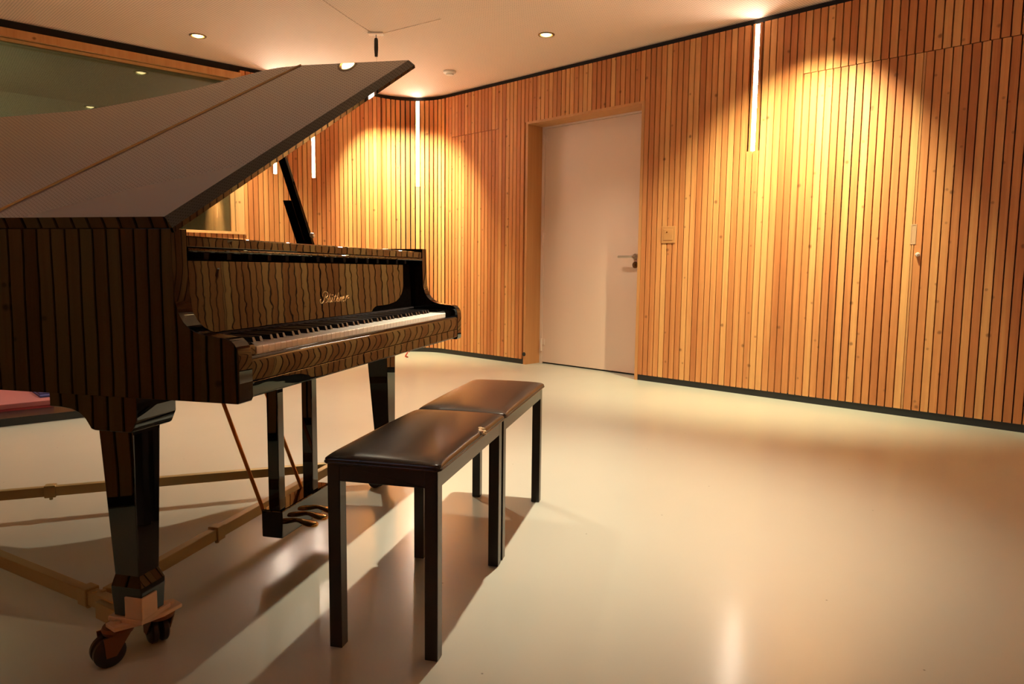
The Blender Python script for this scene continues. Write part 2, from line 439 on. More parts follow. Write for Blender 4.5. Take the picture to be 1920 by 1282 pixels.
# flush slatted doors cut into the right wall
for i, (a, b, c, d) in enumerate(DOORS):
    mb = MB()
    sh = .006 if i == 2 else 0
    n = int(round((b-a)/PITCH)); pt = (b-a)/n
    for k in range(n):
        x = a + k*pt + (pt-SW)/2
        mb.box((x, 0, c), (x+SW, SD-.004, d-.004))
    mb.mi = 1; mb.box((a, SD-.004, c), (b, SD, d-.004))
    o = on_right(mb.build('door_%d' % (i+2), [M['slat'], M['dark']])); tag(o, ['flush slatted door left of the white door', 'flush slatted door leaf under the right light strip', 'flush slatted door leaf at the right edge of the photo'][i], kind='structure')
    if i == 2:
        # recessed pull and lock on the meeting stile
        f = MB(); f.box((1.893,-.0015,1.035),(1.915,.004,1.138)); f.box((1.8885,-.003,1.028),(1.893,.004,1.145)); f.box((1.915,-.003,1.028),(1.9195,.004,1.145)); f.box((1.893,-.003,1.028),(1.915,.004,1.035)); f.box((1.893,-.003,1.138),(1.915,.004,1.145))
        f.build('flush_pull', M['pull'], o, bevel=.001, label='pale flush pull')
        f = MB(); f.lathe([(.012,-.0),(.012,-.004),(.009,-.005),(.009,-.022),(.006,-.026),(.0,-.026)], (1.934,0,.968), 'y', 20, cap=False); f.build('door_knob', M['nickel'], o, smooth=40, label='small nickel lock knob')
# meeting stile with the pale joint line
mb = MB(); mb.box((1.8975,-.0005,ZB),(1.9085,SD-.006,2.12)); on_right(mb.build('trim_1', M['jamb'])); tag(bpy.data.objects['trim_1'], 'narrow joint between the two slatted door leaves', kind='structure')

# baseboards (recessed black plinth)
def baseboard(name, x0, x1, gaps, place):
    mb = MB(); xs = [x0] + [g for p in gaps for g in p] + [x1]
    for a, b in zip(xs[::2], xs[1::2]): mb.box((a, .004, 0), (b, SD+.001, ZB+.004))
    o = mb.build(name, M['base']); place(o); tag(o, 'recessed black baseboard', kind='structure')
baseboard('baseboard_right', CR+TAN, sR_end, [(D1[0]-.014, D1[1]+.014)], on_right)

# white door in its deep larch reveal
dr = empty('door_1', (0,0,0), 0, 'white flush door in a deep larch reveal', kind='structure'); on_right(dr)
REC = .19
f = MB()
f.box((D1[0]-.014, -.002, 0), (D1[0]+.012, REC+.05, D1[3]+.014))
f.box((D1[1]-.012, -.002, 0), (D1[1]+.014, REC+.05, D1[3]+.014))
f.box((D1[0]+.012, -.002, D1[3]-.006), (D1[1]-.012, REC+.05, D1[3]+.014))
f.build('door_frame', M['jamb'], dr, label='larch reveal boards')
f = MB()
f.box((D1[0]+.012, REC-.004, 0), (D1[0]+.045, REC+.046, D1[3]-.006)); f.box((D1[1]-.045, REC-.004, 0), (D1[1]-.012, REC+.046, D1[3]-.006)); f.box((D1[0]+.045, REC-.004, 2.10), (D1[1]-.045, REC+.046, D1[3]-.006))
f.build('lining', M['hinge'], dr, bevel=.002)
f = MB(); f.box((D1[0]+.047, REC, .012), (D1[1]-.047, REC+.045, 2.098)); leaf = f.build('door_leaf', M['door'], dr, bevel=.002)
f = MB(); f.box((D1[0]+.012, REC+.012, 0), (D1[1]-.012, REC+.04, .012)); f.build('threshold_gap', M['dark'], dr)
for z in (.17, 1.13, 1.98):
    f = MB(); f.lathe([(.0,-.058),(.009,-.058),(.009,.058),(.0,.058)], (D1[0]+.040, REC-.010, z), 'z', 12, cap=False)
    f.box((D1[0]+.040, REC-.006, z-.0), (D1[0]+.075, REC-.0, z+.055)); f.box((D1[0]+.018, REC-.010, z-.055),(D1[0]+.040, REC-.003, z+.055))
    f.build('hinge', M['hinge'], dr, bevel=.001)
hs = -.178
f = MB(); f.lathe([(.0,-.012),(.024,-.012),(.026,-.009),(.026,.0)], (hs, REC, .966), 'y', 28, cap=False)
f.tube([(hs,REC-.008,.966),(hs,REC-.046,.966),(hs-.012,REC-.054,.966),(hs-.03,REC-.055,.966),(hs-.135,REC-.055,.966)], .0095, 12)
f.build('door_handle', M['steel'], dr, smooth=50, label='steel lever handle')
f = MB(); f.lathe([(.0,-.011),(.024,-.011),(.026,-.008),(.026,.0)], (hs, REC, .900), 'y', 28, cap=False); f.box((hs-.004,REC-.017,.892),(hs+.004,REC-.010,.908)); f.build('lock_rose', M['darkrose'], dr, smooth=50)
f = MB(); f.lathe([(.0,-.014),(.016,-.013),(.018,-.008),(.018,-.002)], (D1[0]+.0, 0, .093), 'y', 20, cap=False)
ds = on_right(f.build('door_stop', M['rubber'], smooth=50)); tag(ds, 'small round black rubber stop low on the left door reveal', 'door stop')
# dark lobby seen if the door gap shows
f = MB(); f.box((-1.30, REC+.12, -.0),(.06, REC+.14, 2.3)); tag(on_right(f.build('wall_behind_door', M['dark'])), 'dark wall behind the door', kind='structure')

# light switch between the slats
sw = empty('light_switch', rw(.242, 1.061), rz_right, 'square wood-coloured light switch on the slats right of the white door', 'switch')
f = MB(); f.box((-.060,-.006,0),(.060,-.0003,.127)); f.build('cover_plate', M['plate'], sw, bevel=.003)
f = MB(); f.box((-.040,-.009,.022),(.040,-.005,.105)); rk = f.build('rocker', M['plate'], sw, bevel=.002)
f = MB(); f.lathe([(.0,-.0115),(.005,-.011),(.006,-.0085)], (-.010,0,.082), 'y', 14, cap=False); f.build('indicator', M['brass'], rk, smooth=50)

# left wall with the control-room window
WX0, WX1, WZ0, WZ1 = -3.25, -.150, 1.150, 2.428          # opening inside the timber frame
def on_left(o): o.location = L0; o.rotation_euler = (0,0,rz_left); return o
STR_L = [.20, .57]
FW = .062
cutL = [(WX0-FW, WX1+FW, WZ0-.022, 2.6)] + [strip_cut(s) for s in STR_L]
mb = MB(); slat_run(mb, sL_end, CL-TAN, skip=cutL); back_panels(mb, sL_end-.05, CL-TAN, [(WX0,WX1,WZ0,WZ1)])
for s in STR_L:
    mb.box((s-.031,0,1.672),(s-.0155,SD,ZT)); mb.box((s+.0155,0,1.672),(s+.031,SD,ZT))
tag(on_left(mb.build('wall_left', [M['slat'], M['dark']])), 'left wall of vertical larch slats', kind='structure')
baseboard('baseboard_left', sL_end, CL-TAN, [], on_left)
WREC = .14
wn = empty('window_1', (0,0,0), 0, 'wide control-room window in a larch frame', kind='structure'); on_left(wn)
f = MB()
f.box((WX0-FW, -.006, WZ1), (WX1+FW, SD, WZ1+.056)); f.box((WX0-FW, -.014, WZ0-.022), (WX1+FW, SD, WZ0))
f.box((WX1, -.006, WZ0), (WX1+FW, SD, WZ1)); f.box((WX0-FW, -.006, WZ0), (WX0, SD, WZ1))
f.box((WX0, SD, WZ1), (WX1, WREC+.03, WZ1+.02)); f.box((WX0, SD, WZ0-.022), (WX1, WREC+.03, WZ0)); f.box((WX1, SD, WZ0-.02), (WX1+.02, WREC+.03, WZ1+.02)); f.box((WX0-.02, SD, WZ0-.02), (WX0, WREC+.03, WZ1+.02))
f.build('window_frame', M['frame'], wn)
for y in (WREC, WREC+.022):
    f = MB(); f.box((WX0, y, WZ0), (WX1, y+.004, WZ1)); f.build('pane', M['pane'], wn)
# dim control room behind the glass
f = MB(); a0_, a1_, b0_, b1_ = WX0-.3, WX1+.6, WREC+.04, WREC+2.3
f.box((a0_, b1_, 0), (a1_, b1_+.05, CEIL)); f.box((a0_-.05, b0_, 0), (a0_, b1_, CEIL)); f.box((a1_, b0_, 0), (a1_+.05, b1_, CEIL)); f.box((a0_, b0_, CEIL-.03), (a1_, b1_, CEIL)); f.box((a0_, b0_, 0), (a1_, b1_, .03))
cl = bpy.data.lights.new('control_room_fill', 'POINT'); cl.energy = 60; cl.color = (1,.86,.60); cl.shadow_soft_size = .15  # added fill light with no fixture, brightens the room seen through the glass
clo = bpy.data.objects.new('control_room_fill', cl); COL.objects.link(clo); clo.location = L0 + ld*(-2.6) + ln*1.3 + Vector((0,0,2.2))
tag(on_left(f.build('wall_control_room', M['room_wall'])), 'dim control room behind the window', kind='structure')

# rounded corner
mb = MB()
nA = int((a0-a1)*RAD/PITCH); mb.mi = 0
for k in range(nA):
    am = a0 + (a1-a0)*(k+.5)/nA
    er = Vector((math.cos(am), math.sin(am), 0)); et = Vector((-er.y, er.x, 0))
    if abs(k - nA//2) < 1: zs = [(ZB,1.672)]
    else: zs = [(ZB,ZT)]
    for z0, z1 in zs:
        w = SW/2*.97
        ps = [cc + er*RAD - et*w, cc + er*RAD + et*w, cc + er*(RAD+SD) + et*w, cc + er*(RAD+SD) - et*w]
        mb.loft([[(p.x,p.y,z0) for p in ps], [(p.x,p.y,z1) for p in ps]])
    if len(zs) and zs[0][1] < 2:
        cen_a = am
        for sg in (-1,1):
            ps = [cc + er*RAD + et*sg*.0155, cc + er*RAD + et*sg*.0245, cc + er*(RAD+SD) + et*sg*.0245, cc + er*(RAD+SD) + et*sg*.0155]
            mb.loft([[(p.x,p.y,1.672) for p in ps], [(p.x,p.y,ZT) for p in ps]])
mb.mi = 1
for k in range(NA):
    b0 = a0 + (a1-a0)*k/NA; b1 = a0 + (a1-a0)*(k+1)/NA
    q = [cc + Vector((math.cos(b), math.sin(b), 0))*r for b, r in ((b0,RAD+SD),(b1,RAD+SD),(b1,RAD+SD+.02),(b0,RAD+SD+.02))]
    mb.loft([[(p.x,p.y,0) for p in q], [(p.x,p.y,CEIL) for p in q]])
tag(mb.build('wall_corner', [M['slat'], M['dark']]), 'rounded corner of vertical larch slats', kind='structure')
mb = MB()
for k in range(NA):
    b0 = a0 + (a1-a0)*k/NA; b1 = a0 + (a1-a0)*(k+1)/NA
    q = [cc + Vector((math.cos(b), math.sin(b), 0))*r for b, r in ((b0,RAD+.004),(b1,RAD+.004),(b1,RAD+SD+.001),(b0,RAD+SD+.001))]
    mb.loft([[(p.x,p.y,0) for p in q], [(p.x,p.y,ZB+.004) for p in q]])
tag(mb.build('baseboard_corner', M['base']), 'recessed black baseboard round the corner', kind='structure')

# walls behind the camera (broader boards)
def back_wall(name, p, rz, length, holes=()):
    mb = MB(); slat_run(mb, 0, length, pitch=.0463, sw=.0375, skip=[(a-.06,b+.06,c-.06,d+.06) for a,b,c,d in holes]); back_panels(mb, -.1, length+.1, list(holes))
    o = mb.build(name, [M['slat'], M['dark']]); o.location = p; o.rotation_euler = (0,0,rz); tag(o, 'wall of broad larch boards behind the camera', kind='structure')
# local y must point out of the room: x axis = direction with the room on the right-hand side
def wall_between(name, a, b, holes=()):
    """room lies to the right of a->b"""
    d = b - a; back_wall(name, a, math.atan2(d.y, d.x), d.length, holes)
w2c = (Vector((-1.25,.40,0)) - c_BF).dot(wd); W2 = (w2c-.75, w2c+.75, 1.16, 2.20)
wall_between('wall_back', c_BF, c_LB, [W2])
d = (c_LB - c_BF); rzb = math.atan2(d.y, d.x)
wn2 = empty('window_2', c_BF, rzb, 'window to the evening sky in the wall behind the camera', kind='structure')
f = MB(); a, b, c, e = W2
f.box((a-.06,-.01,e),(b+.06,SD+.06,e+.06)); f.box((a-.06,-.01,c-.06),(b+.06,SD+.06,c)); f.box((a-.06,-.01,c),(a,SD+.06,e)); f.box((b,-.01,c),(b+.06,SD+.06,e)); f.box(((a+b)/2-.025,0,c),((a+b)/2+.025,SD+.05,e))
f.build('window_frame', M['frame'], wn2)
f = MB(); f.box((a,.03,c),(b,.034,e)); f.build('pane', M['pane'], wn2)
pl2 = bpy.data.lights.new('window_portal', 'AREA'); pl2.shape = 'RECTANGLE'; pl2.size = b-a; pl2.size_y = e-c; pl2.cycles.is_portal = True
po = bpy.data.objects.new('window_portal', pl2); COL.objects.link(po); po.parent = wn2; po.location = ((a+b)/2,.06,(c+e)/2); po.rotation_euler = (-PI/2,0,0)
wall_between('wall_front', c_RF, c_BF)

# light strips in their grooves
def strip(place_loc, rz, label, ztop=2.503):
    t = empty('light_strip', place_loc, rz, label, 'light strip', 'vertical light strips between the slats')
    f = MB(); f.box((-.0125, .010, 1.675), (.0125, .015, ztop)); f.build('diffuser', M['strip'], t)
    f = MB(); f.box((-.015, .015, 1.673), (.015, SD, ztop+.002)); f.build('channel', M['white_plastic'], t)
strip(P0 - wd*STR_R[0], rz_right, 'vertical light strip to the right of the switch, in the right wall')
strip(P0 - wd*STR_R[1], rz_right, 'vertical light strip in the right wall beyond the frame, mirrored in the window')
strip(L0 + ld*STR_L[0], rz_left, 'vertical light strip peeping under the lid, left of the lid prop')
strip(L0 + ld*STR_L[1], rz_left, 'vertical light strip just right of the lid prop')
er = Vector((math.cos(cen_a), math.sin(cen_a), 0))
strip(cc + er*RAD, math.atan2(er.y, er.x) - PI/2, 'vertical light strip in the rounded corner beyond the piano')

# smoke detector, hanging microphone
sd = empty('smoke_detector', (-.563,6.407,CEIL), 0, 'small white smoke detector on the ceiling near the rounded corner', 'smoke detector')
f = MB(); f.lathe([(.055,0),(.055,-.012),(.050,-.018),(.034,-.022),(.030,-.032),(.0,-.033)], n=32, cap=False); f.build('housing', M['white_plastic'], sd, smooth=35)
mc = empty('hanging_microphone', (-1.009,5.41,CEIL), 0, 'slim black microphone hanging from the ceiling above the raised lid', 'microphone')
f = MB(); f.box((-.055,-.03,-.012),(.055,.03,0)); f.build('ceiling_plate', M['white_plastic'], mc, bevel=.003)
f = MB(); f.tube([(0,0,-.012),(0,0,-.045)], .0025, 8); f.build('stem', M['black_plastic'], mc)
f = MB(); f.lathe([(.0,-.035),(.011,-.037),(.014,-.05),(.015,-.11),(.011,-.165),(.0,-.168)], (0,0,0), 'z', 20, cap=False); f.build('microphone_body', M['black_plastic'], mc, smooth=50)
f = MB(); f.tube([(.002,0,-.165),(.006,0,-.26),(.008,0,-.40)], .0013, 6); f.build('lead', M['wire'], mc)
f = MB(); f.tube([(-.02,0,-.006),(-.12,-.35,-.012),(-.26,-.8,-.003)], .0022, 6); f.tube([(.03,0,-.006),(.22,-.15,-.012),(.5,-.32,-.003)], .0018, 6); f.build('suspension_wire', M['wire'], mc)

# ------------------------------------------------------------------ the grand piano (local x along the keys, y towards the tail)
BE = .235573
PO = Vector((-.537, 1.504, 0)); RZP = PI/2 - BE
def pw(u, v, z=0): return PO + Vector((math.sin(BE), math.cos(BE), 0))*u + Vector((-math.cos(BE), math.sin(BE), 0))*v + Vector((0,0,z))
ZK = .692
pn = empty('grand_piano', PO, RZP, 'black polished grand piano with its lid propped open and gold script on the fallboard', 'piano')
UL, UR, VF = -.105, 1.332, .115
RB, RT = .588, .931
bent = catmull([(UR,.60),(1.318,.68),(1.20,.775),(1.04,.862),(.868,1.03),(.822,1.20),(.795,1.40),(.752,1.60),(.65,1.765),(.47,1.85),(.26,1.865),(.06,1.83),(-.06,1.74),(UL,1.60)], 7)
outl = [(UL,VF),(UR,VF)] + bent                           # counter-clockwise
inn = offset_poly(outl, .045)
f = MB()
def ringwall(f, A, B, z0, z1):
    n = len(A); q = [[f.bm.verts.new((x,y,z)) for x, y in P] for P, z in ((A,z0),(A,z1),(B,z1),(B,z0))]
    for i in range(1, n):                                # open at the keyboard side (segment 0)
        j = (i+1) % n
        for a in range(4): f.face([q[a][i], q[a][j], q[(a+1) % 4][j], q[(a+1) % 4][i]])
    for i in (0, 1): f.face([q[a][i] for a in range(4)])
inn[0] = (UL+.045, VF); inn[1] = (UR-.045, VF)
ringwall(f, outl, inn, RB, RT)
ARM = [(VF,RT),(.114,.86),(.111,.788),(.104,.764),(.094,.747),(.080,.7345),(.065,.7275),(.045,.7225),(.020,.7195),(.0,.7178),(-.011,.7145),(-.020,.7065),(-.026,.696),(-.0285,.680),(-.029,.596),(-.025,.588),(VF,.588)]
for a, b in ((UL,UL+.045),(UR-.045,UR)): f.prism(ARM, 'x', a, b)
rim = f.build('rim', M['polish'], pn, bevel=.0025, smooth=30, label='glossy black case side with curved arms')
f = MB(); f.prism(offset_poly(outl, .02)[2:] + [(UL+.02,.62),(UR-.02,.62)], 'z', .74, .75); f.build('soundboard', M['sound'], pn)
f = MB(); pl_ = offset_poly(outl, .06)
f.prism([(UL+.06,.40),(UR-.06,.40)] + pl_[2:], 'z', .835, .845)
for (a, b) in (((.05,.42),(.12,1.62)),((.40,.42),(.32,1.70)),((.75,.42),(.52,1.62)),((1.05,.42),(.72,1.20))):
    f.tube([(a[0],a[1],.862),(b[0],b[1],.862)], .014, 8)
f.build('plate', M['iron'], pn, label='gold painted iron plate')
f = MB()
for k in range(70):
    u0 = -.02 + k*.0182; t_ = k/69
    vv = min(1.72 - .95*t_**.8, 1.72); u1 = u0*.75 + .05
    f.tube([(u0,.46,.875),(u1,vv,.862)], .0009, 4)
st = f.build('strings', M['steel'], pn); tag(st, kind='stuff')
# key bed, slip, blocks
f = MB(); f.box((UL+.045,-.016,RB+.003),(UR-.045,.62,.612)); f.build('key_bed', M['polish'], pn, bevel=.002)
f = MB(); f.box((UL+.045,-.0275,.597),(UR-.045,-.0155,.6265)); f.build('bed_rail', M['polish_wavy'], pn, bevel=.0015)
f = MB(); f.prism([(-.0275,.628),(-.0275,.668),(-.0255,.674),(-.021,.6775),(-.015,.6785),(-.002,.6775),(-.002,.628)], 'x', UL+.045, UR-.045); f.build('key_slip', M['polish_wavy'], pn, smooth=50)
KB0, KB1 = -.001, 1.228
for a, b in ((UL+.045, KB0-.002), (KB1+.002, UR-.045)):
    f = MB(); f.prism([(.001,.6275),(.001,.690),(.004,.6965),(.012,.700),(.15,.702),(.15,.6275)], 'x', a, b); f.build('key_block', M['polish'], pn, smooth=40)
kb = MB(); kb.box((KB0,.01,.612),(KB1,.30,.665)); kb = kb.build('keyboard', M['felt'], pn, label='keyboard of ivory-white and black keys')
WK = 1.227/52
f = MB(); f.prism([(.0,.672),(.0,.6895),(.0015,.692),(.155,.692),(.155,.672)], 'x', .0006, WK-.0006); wk = f.build('white_key', M['ivory'], kb, bevel=.0008)
f = MB(); f.loft([[(-.0066,.048,.690),(.0066,.048,.690),(.0066,.155,.690),(-.0066,.155,.690)],[(-.0046,.053,.7035),(.0046,.053,.7035),(.0052,.155,.7045),(-.0052,.155,.7045)]]); bk = f.build('black_key', M['ebony'], kb, bevel=.001)
first_w = first_b = True
for i in range(52):
    o = wk if i == 0 else wk.copy()
    if i: COL.objects.link(o); o.parent = kb
    o.location = (i*WK, 0, 0)
    nt_ = (i + 5) % 7                                     # 0 = C ... 6 = B, key 0 is A
    if nt_ not in (2, 6) and i < 51:
        o = bk if first_b else bk.copy()
        if not first_b: COL.objects.link(o); o.parent = kb
        first_b = False
        o.location = ((i+1)*WK + {0:-.002,1:.002,3:-.003,4:0,5:.003}[nt_], 0, 0)
# fallboard with its lettering
f = MB(); A_, B_, z0, z1, r = UL+.052, 1.262, .709, .871, .018
pr = [(A_,z0),(B_,z0)] + [(B_-r+r*math.cos(t), z1-r+r*math.sin(t)) for t in (k*PI/12 for k in range(7))] + [(A_+r-r*math.sin(t), z1-r+r*math.cos(t)) for t in (k*PI/12 for k in range(7))]
R_ = [[f.bm.verts.new((x, y + (z-z0)*.03, z)) for x, z in pr] for y in (.150,.170)]
n = len(pr)
for j in range(n): f.face([R_[0][j], R_[0][(j+1) % n], R_[1][(j+1) % n], R_[1][j]])
f.face(R_[0]); f.face(list(reversed(R_[1])))
fb = f.build('fallboard', M['polish_wavy'], pn, bevel=.002, label='upright glossy fallboard with gold script')
TXT = [[[0.5587,0.7652],[0.5542,0.7642],[0.5521,0.7597],[0.5583,0.7538],[0.5693,0.7565],[0.5795,0.7663],[0.589,0.7791]],[[0.5698,0.773],[0.5686,0.7798],[0.5752,0.7854],[0.5882,0.787],[0.5992,0.7832],[0.6006,0.7763],[0.5927,0.7707],[0.5873,0.7697],[0.5966,0.7657],[0.5971,0.7598],[0.5892,0.755],[0.5816,0.7545]],[[0.6155,0.78],[0.6069,0.7682],[0.603,0.7595],[0.6059,0.755]],[[0.6183,0.7688],[0.6122,0.7601],[0.6127,0.755],[0.6211,0.7583],[0.6297,0.7684]],[[0.6297,0.7684],[0.6238,0.7592],[0.6268,0.7551]],[[0.6243,0.7755],[0.6273,0.7764]],[[0.632,0.7755],[0.635,0.7764]],[[0.6505,0.7777],[0.6401,0.764],[0.6361,0.7577],[0.6399,0.7552]],[[0.6382,0.7709],[0.652,0.772]],[[0.6687,0.7822],[0.6572,0.7654],[0.6477,0.7547]],[[0.6495,0.7586],[0.6615,0.7654],[0.666,0.7645],[0.6593,0.756],[0.6649,0.7558]],[[0.6796,0.7676],[0.6705,0.755]],[[0.6732,0.7597],[0.684,0.7672],[0.6883,0.7661],[0.6815,0.7563],[0.6851,0.755]],[[0.6919,0.7605],[0.702,0.7645],[0.7022,0.7686],[0.6961,0.767],[0.6908,0.76],[0.694,0.7543],[0.7045,0.7566]],[[0.7167,0.7652],[0.7225,0.7707],[0.7112,0.7546]],[[0.7155,0.7627],[0.7247,0.7689],[0.7344,0.7709]],[[0.7257,0.762],[0.736,0.7645]]]
f = MB()
for st_ in TXT:
    q = catmull(st_, 6) if len(st_) > 2 else [tuple(p) for p in st_]
    pts = [(x, .1496 + (z-z0)*.03, z) for x, z in q]; m_ = len(pts)
    f.tube(pts, [.0007 + .0009*math.sin(PI*min(1,max(0,(i+.6)/m_))) for i in range(m_)], 6)
f.build('gold_lettering', M['gold'], fb, smooth=60, label='gold script reading Blüthner')
f = MB(); f.box((UL+.05,.148,.7045),(UR-.05,.17,.709)); f.build('name_felt', M['felt'], pn)
# rail above the fallboard and the desk shelf behind it
f = MB(); f.box((UL+.046,.117,.8955),(UR-.046,.46,.9195)); f.build('top_rail', M['polish_wavy'], pn, bevel=.003, seg=3)
f = MB(); f.box((UL+.046,.111,.8865),(UR-.046,.135,.8952)); f.build('rail_moulding', M['polish_wavy'], pn, bevel=.003, seg=3)
f = MB(); f.box((UL+.046,.20,.70),(UR-.046,.215,.8955)); f.build('action_board', M['dark'], pn)
for k in range(16):
    u0 = UL+.07 + k*.083; f = MB(); f.box((u0,.156,.8735),(u0+.016,.20,.8865)); f.build('rail_bracket', M['felt'], pn)
# belly of the piano
f = MB(); f.prism(offset_poly(outl,.05)[2:] + [(UL+.05,.6),(UR-.05,.6)], 'z', .700, .712); f.build('belly', M['dark'], pn)
f = MB()
for (a, b) in (((.1,.62),(.1,1.6)),((.45,.62),(.40,1.72)),((.8,.62),(.66,1.55))): f.box((a[0],a[1],.60),(a[0]+.06,b[1],.70))
f.build('beam', M['polish'], pn)

# the lid: hinged on the bass side, open 26.7 degrees; lid frame (s across, v, t up)
TH = math.radians(26.72); CT, SN = math.cos(TH), math.sin(TH)
def lidm(s, v, t): return (-.099 + s*CT - t*SN, v, .9325 + s*SN + t*CT)
def lid_slab(f, poly, top, t0, t1):
    """poly = outline of the lower edge, top = outline of the upper face inside its broad bevel"""
    f.mi = 1
    mid = [tuple(a*.94 + b*.06 for a, b in zip(p, q)) for p, q in zip(top, poly)]
    R = f.loft([[lidm(x,y,t0) for x,y in poly],[lidm(x,y,t0+.010) for x,y in poly],[lidm(x,y,t1-.0012) for x,y in mid],[lidm(x,y,t1) for x,y in top]])
    for fc in R[-1][0].link_faces:
        if all(v in R[-1] for v in fc.verts): fc.material_index = 0   # paler upper face
LT = .023
f = MB(); lid_slab(f, [(-.004,.112),(1.462,.112),(1.486,.5685),(-.004,.5625)], [(.002,.1265),(1.447,.1265),(1.471,.5685),(.002,.5625)], -.008, LT); f.build('front_flap', [M['polish_lid'], M['polish']], pn, smooth=12, label='front flap of the raised lid')
main = [(.0,.5645),(1.475,.5705)] + catmull([(1.476,.60),(1.447,.682),(1.30,.771),(1.143,.855),(.953,1.06),(.915,1.22),(.888,1.41),(.845,1.61),(.745,1.78),(.56,1.872),(.34,1.888),(.14,1.86),(.03,1.77),(.0,1.63)], 7)
f = MB(); top = offset_poly(main, .014); top[0] = (.002, main[0][1]); top[1] = (1.471, main[1][1]); top[2] = (1.464, top[2][1])
top = [(max(x,.002), y) for x, y in top]; main = [(x-.004 if x < .001 else x + (.010 if i in (1,2) else 0), y) for i, (x, y) in enumerate(main)]
lid_slab(f, main, top, -.008, LT); f.build('main_lid', [M['polish_lid'], M['polish']], pn, smooth=12, label='main lid panel with curved treble edge')
f = MB(); f.tube([lidm(.03,.5636,LT+.001), lidm(1.471,.5697,LT+.001)], .0035, 8); f.build('flap_hinge', M['hinge_brass'], pn, smooth=60, label='brass piano hinge across the lid')
f = MB()
bp_ = [(.06,.150),(1.28,.150),(1.32,.185),(1.32,.52),(.06,.52)]
f.loft([[lidm(x,y,-.026) for x,y in offset_poly(bp_,.006)],[lidm(x,y,-.022) for x,y in bp_],[lidm(x,y,-.007) for x,y in bp_]]); f.build('flap_batten', M['polish'], pn, smooth=30)
# lid prop
f = MB(); a, b = Vector((1.262,.560,.90)), Vector((1.236,.775,1.580)); d = (b-a)
def flat_bar(f, p, q, wv, wu):
    f.loft([[tuple(c + Vector((du, dv, 0))) for du, dv in ((-wu,-wv),(wu,-wv),(wu,wv),(-wu,wv))] for c in (p, q)])
flat_bar(f, a, b, .0165, .010); f.build('lid_prop', M['polish'], pn, bevel=.003, label='black lid prop stick')
f = MB(); p1 = a + Vector((-.002,.035,0)); flat_bar(f, p1, p1 + d*.32, .017, .009); f.build('half_prop', M['polish'], pn, bevel=.003)
f = MB(); c = a + d*.12; f.lathe([(.0,-.014),(.008,-.014),(.010,-.010),(.010,.0)], (c.x-.0, c.y-.0165, c.z), 'y', 16, cap=False); f.build('prop_button', M['nickel'], pn, smooth=50)

# legs
def leg(u0, v0, mirror=False, label=None):
    """outer-front corner at (u0, v0)"""
    s = -1 if mirror else 1
    X = lambda a: u0 + s*a
    def sq(z, a0, a1, b0, b1): return [(X(a0),v0+b0,z),(X(a1),v0+b0,z),(X(a1),v0+b1,z),(X(a0),v0+b1,z)]
    f = MB()
    f.loft([sq(.105,.000,.067,-.005,.065), sq(.160,-.003,.070,-.008,.068), sq(.172,-.003,.070,-.008,.068), sq(.196,.003,.064,.001,.062), sq(.5125,.0,.083,.0,.083)])
    lg = f.build('leg', M['polish'], pn, bevel=.002, label=label)
    f = MB()
    prof = [(v0-.022,.588),(v0-.022,.540),(v0-.011,.5165),(v0-.006,.5125),(v0+.083,.5125),(v0+.092,.515),(v0+.106,.536),(v0+.120,.547),(v0+.140,.5545),(v0+.165,.5575),(v0+.195,.5575),(v0+.195,.588)]
    A = [(X(-.010), y, z) for y, z in prof]; B = [(X(.108), y, z) for y, z in prof]
    R = f.loft([A, B])
    f.build('leg_block', M['polish'], lg, bevel=.0015, smooth=30)
    return lg
leg(-.088, .240); leg(1.315, .240, True); leg(.305, 1.55)

# pedal lyre
ly = MB(); ly.box((.458,.231,.078),(.748,.297,.160)); ly = ly.build('pedal_lyre', M['polish'], pn, bevel=.004, label='black pedal lyre with brass pedals and rods')
for a in (.460, .652):
    f = MB(); f.box((a,.239,.160),(a+.032,.274,.588)); f.build('pillar', M['polish'], ly, bevel=.002)
for u0 in (.540,.602,.664):
    f = MB(); z_ = .104
    rings = []
    for t_, w_, h_, dz in ((.240,.007,.005,.002),(.226,.008,.006,.002),(.214,.013,.007,0),(.200,.019,.007,-.003),(.186,.0215,.0065,-.005),(.174,.019,.006,-.006),(.167,.012,.005,-.007),(.164,.004,.003,-.007)):
        rings.append([(u0+w_*math.cos(k*PI/6), t_, z_+dz+h_*math.sin(k*PI/6)) for k in range(12)])
    f.loft(rings); f.build('pedal', M['brass'], ly, smooth=50, label='brass pedal')
for u0 in (.474,.690):
    f = MB(); f.tube([(u0,.300,.150),(u0,.420,.455),(u0,.475,.595)], .0058, 10); f.build('brace_rod', M['bronze_rod'], ly, smooth=60, label='thin bronze brace rod')

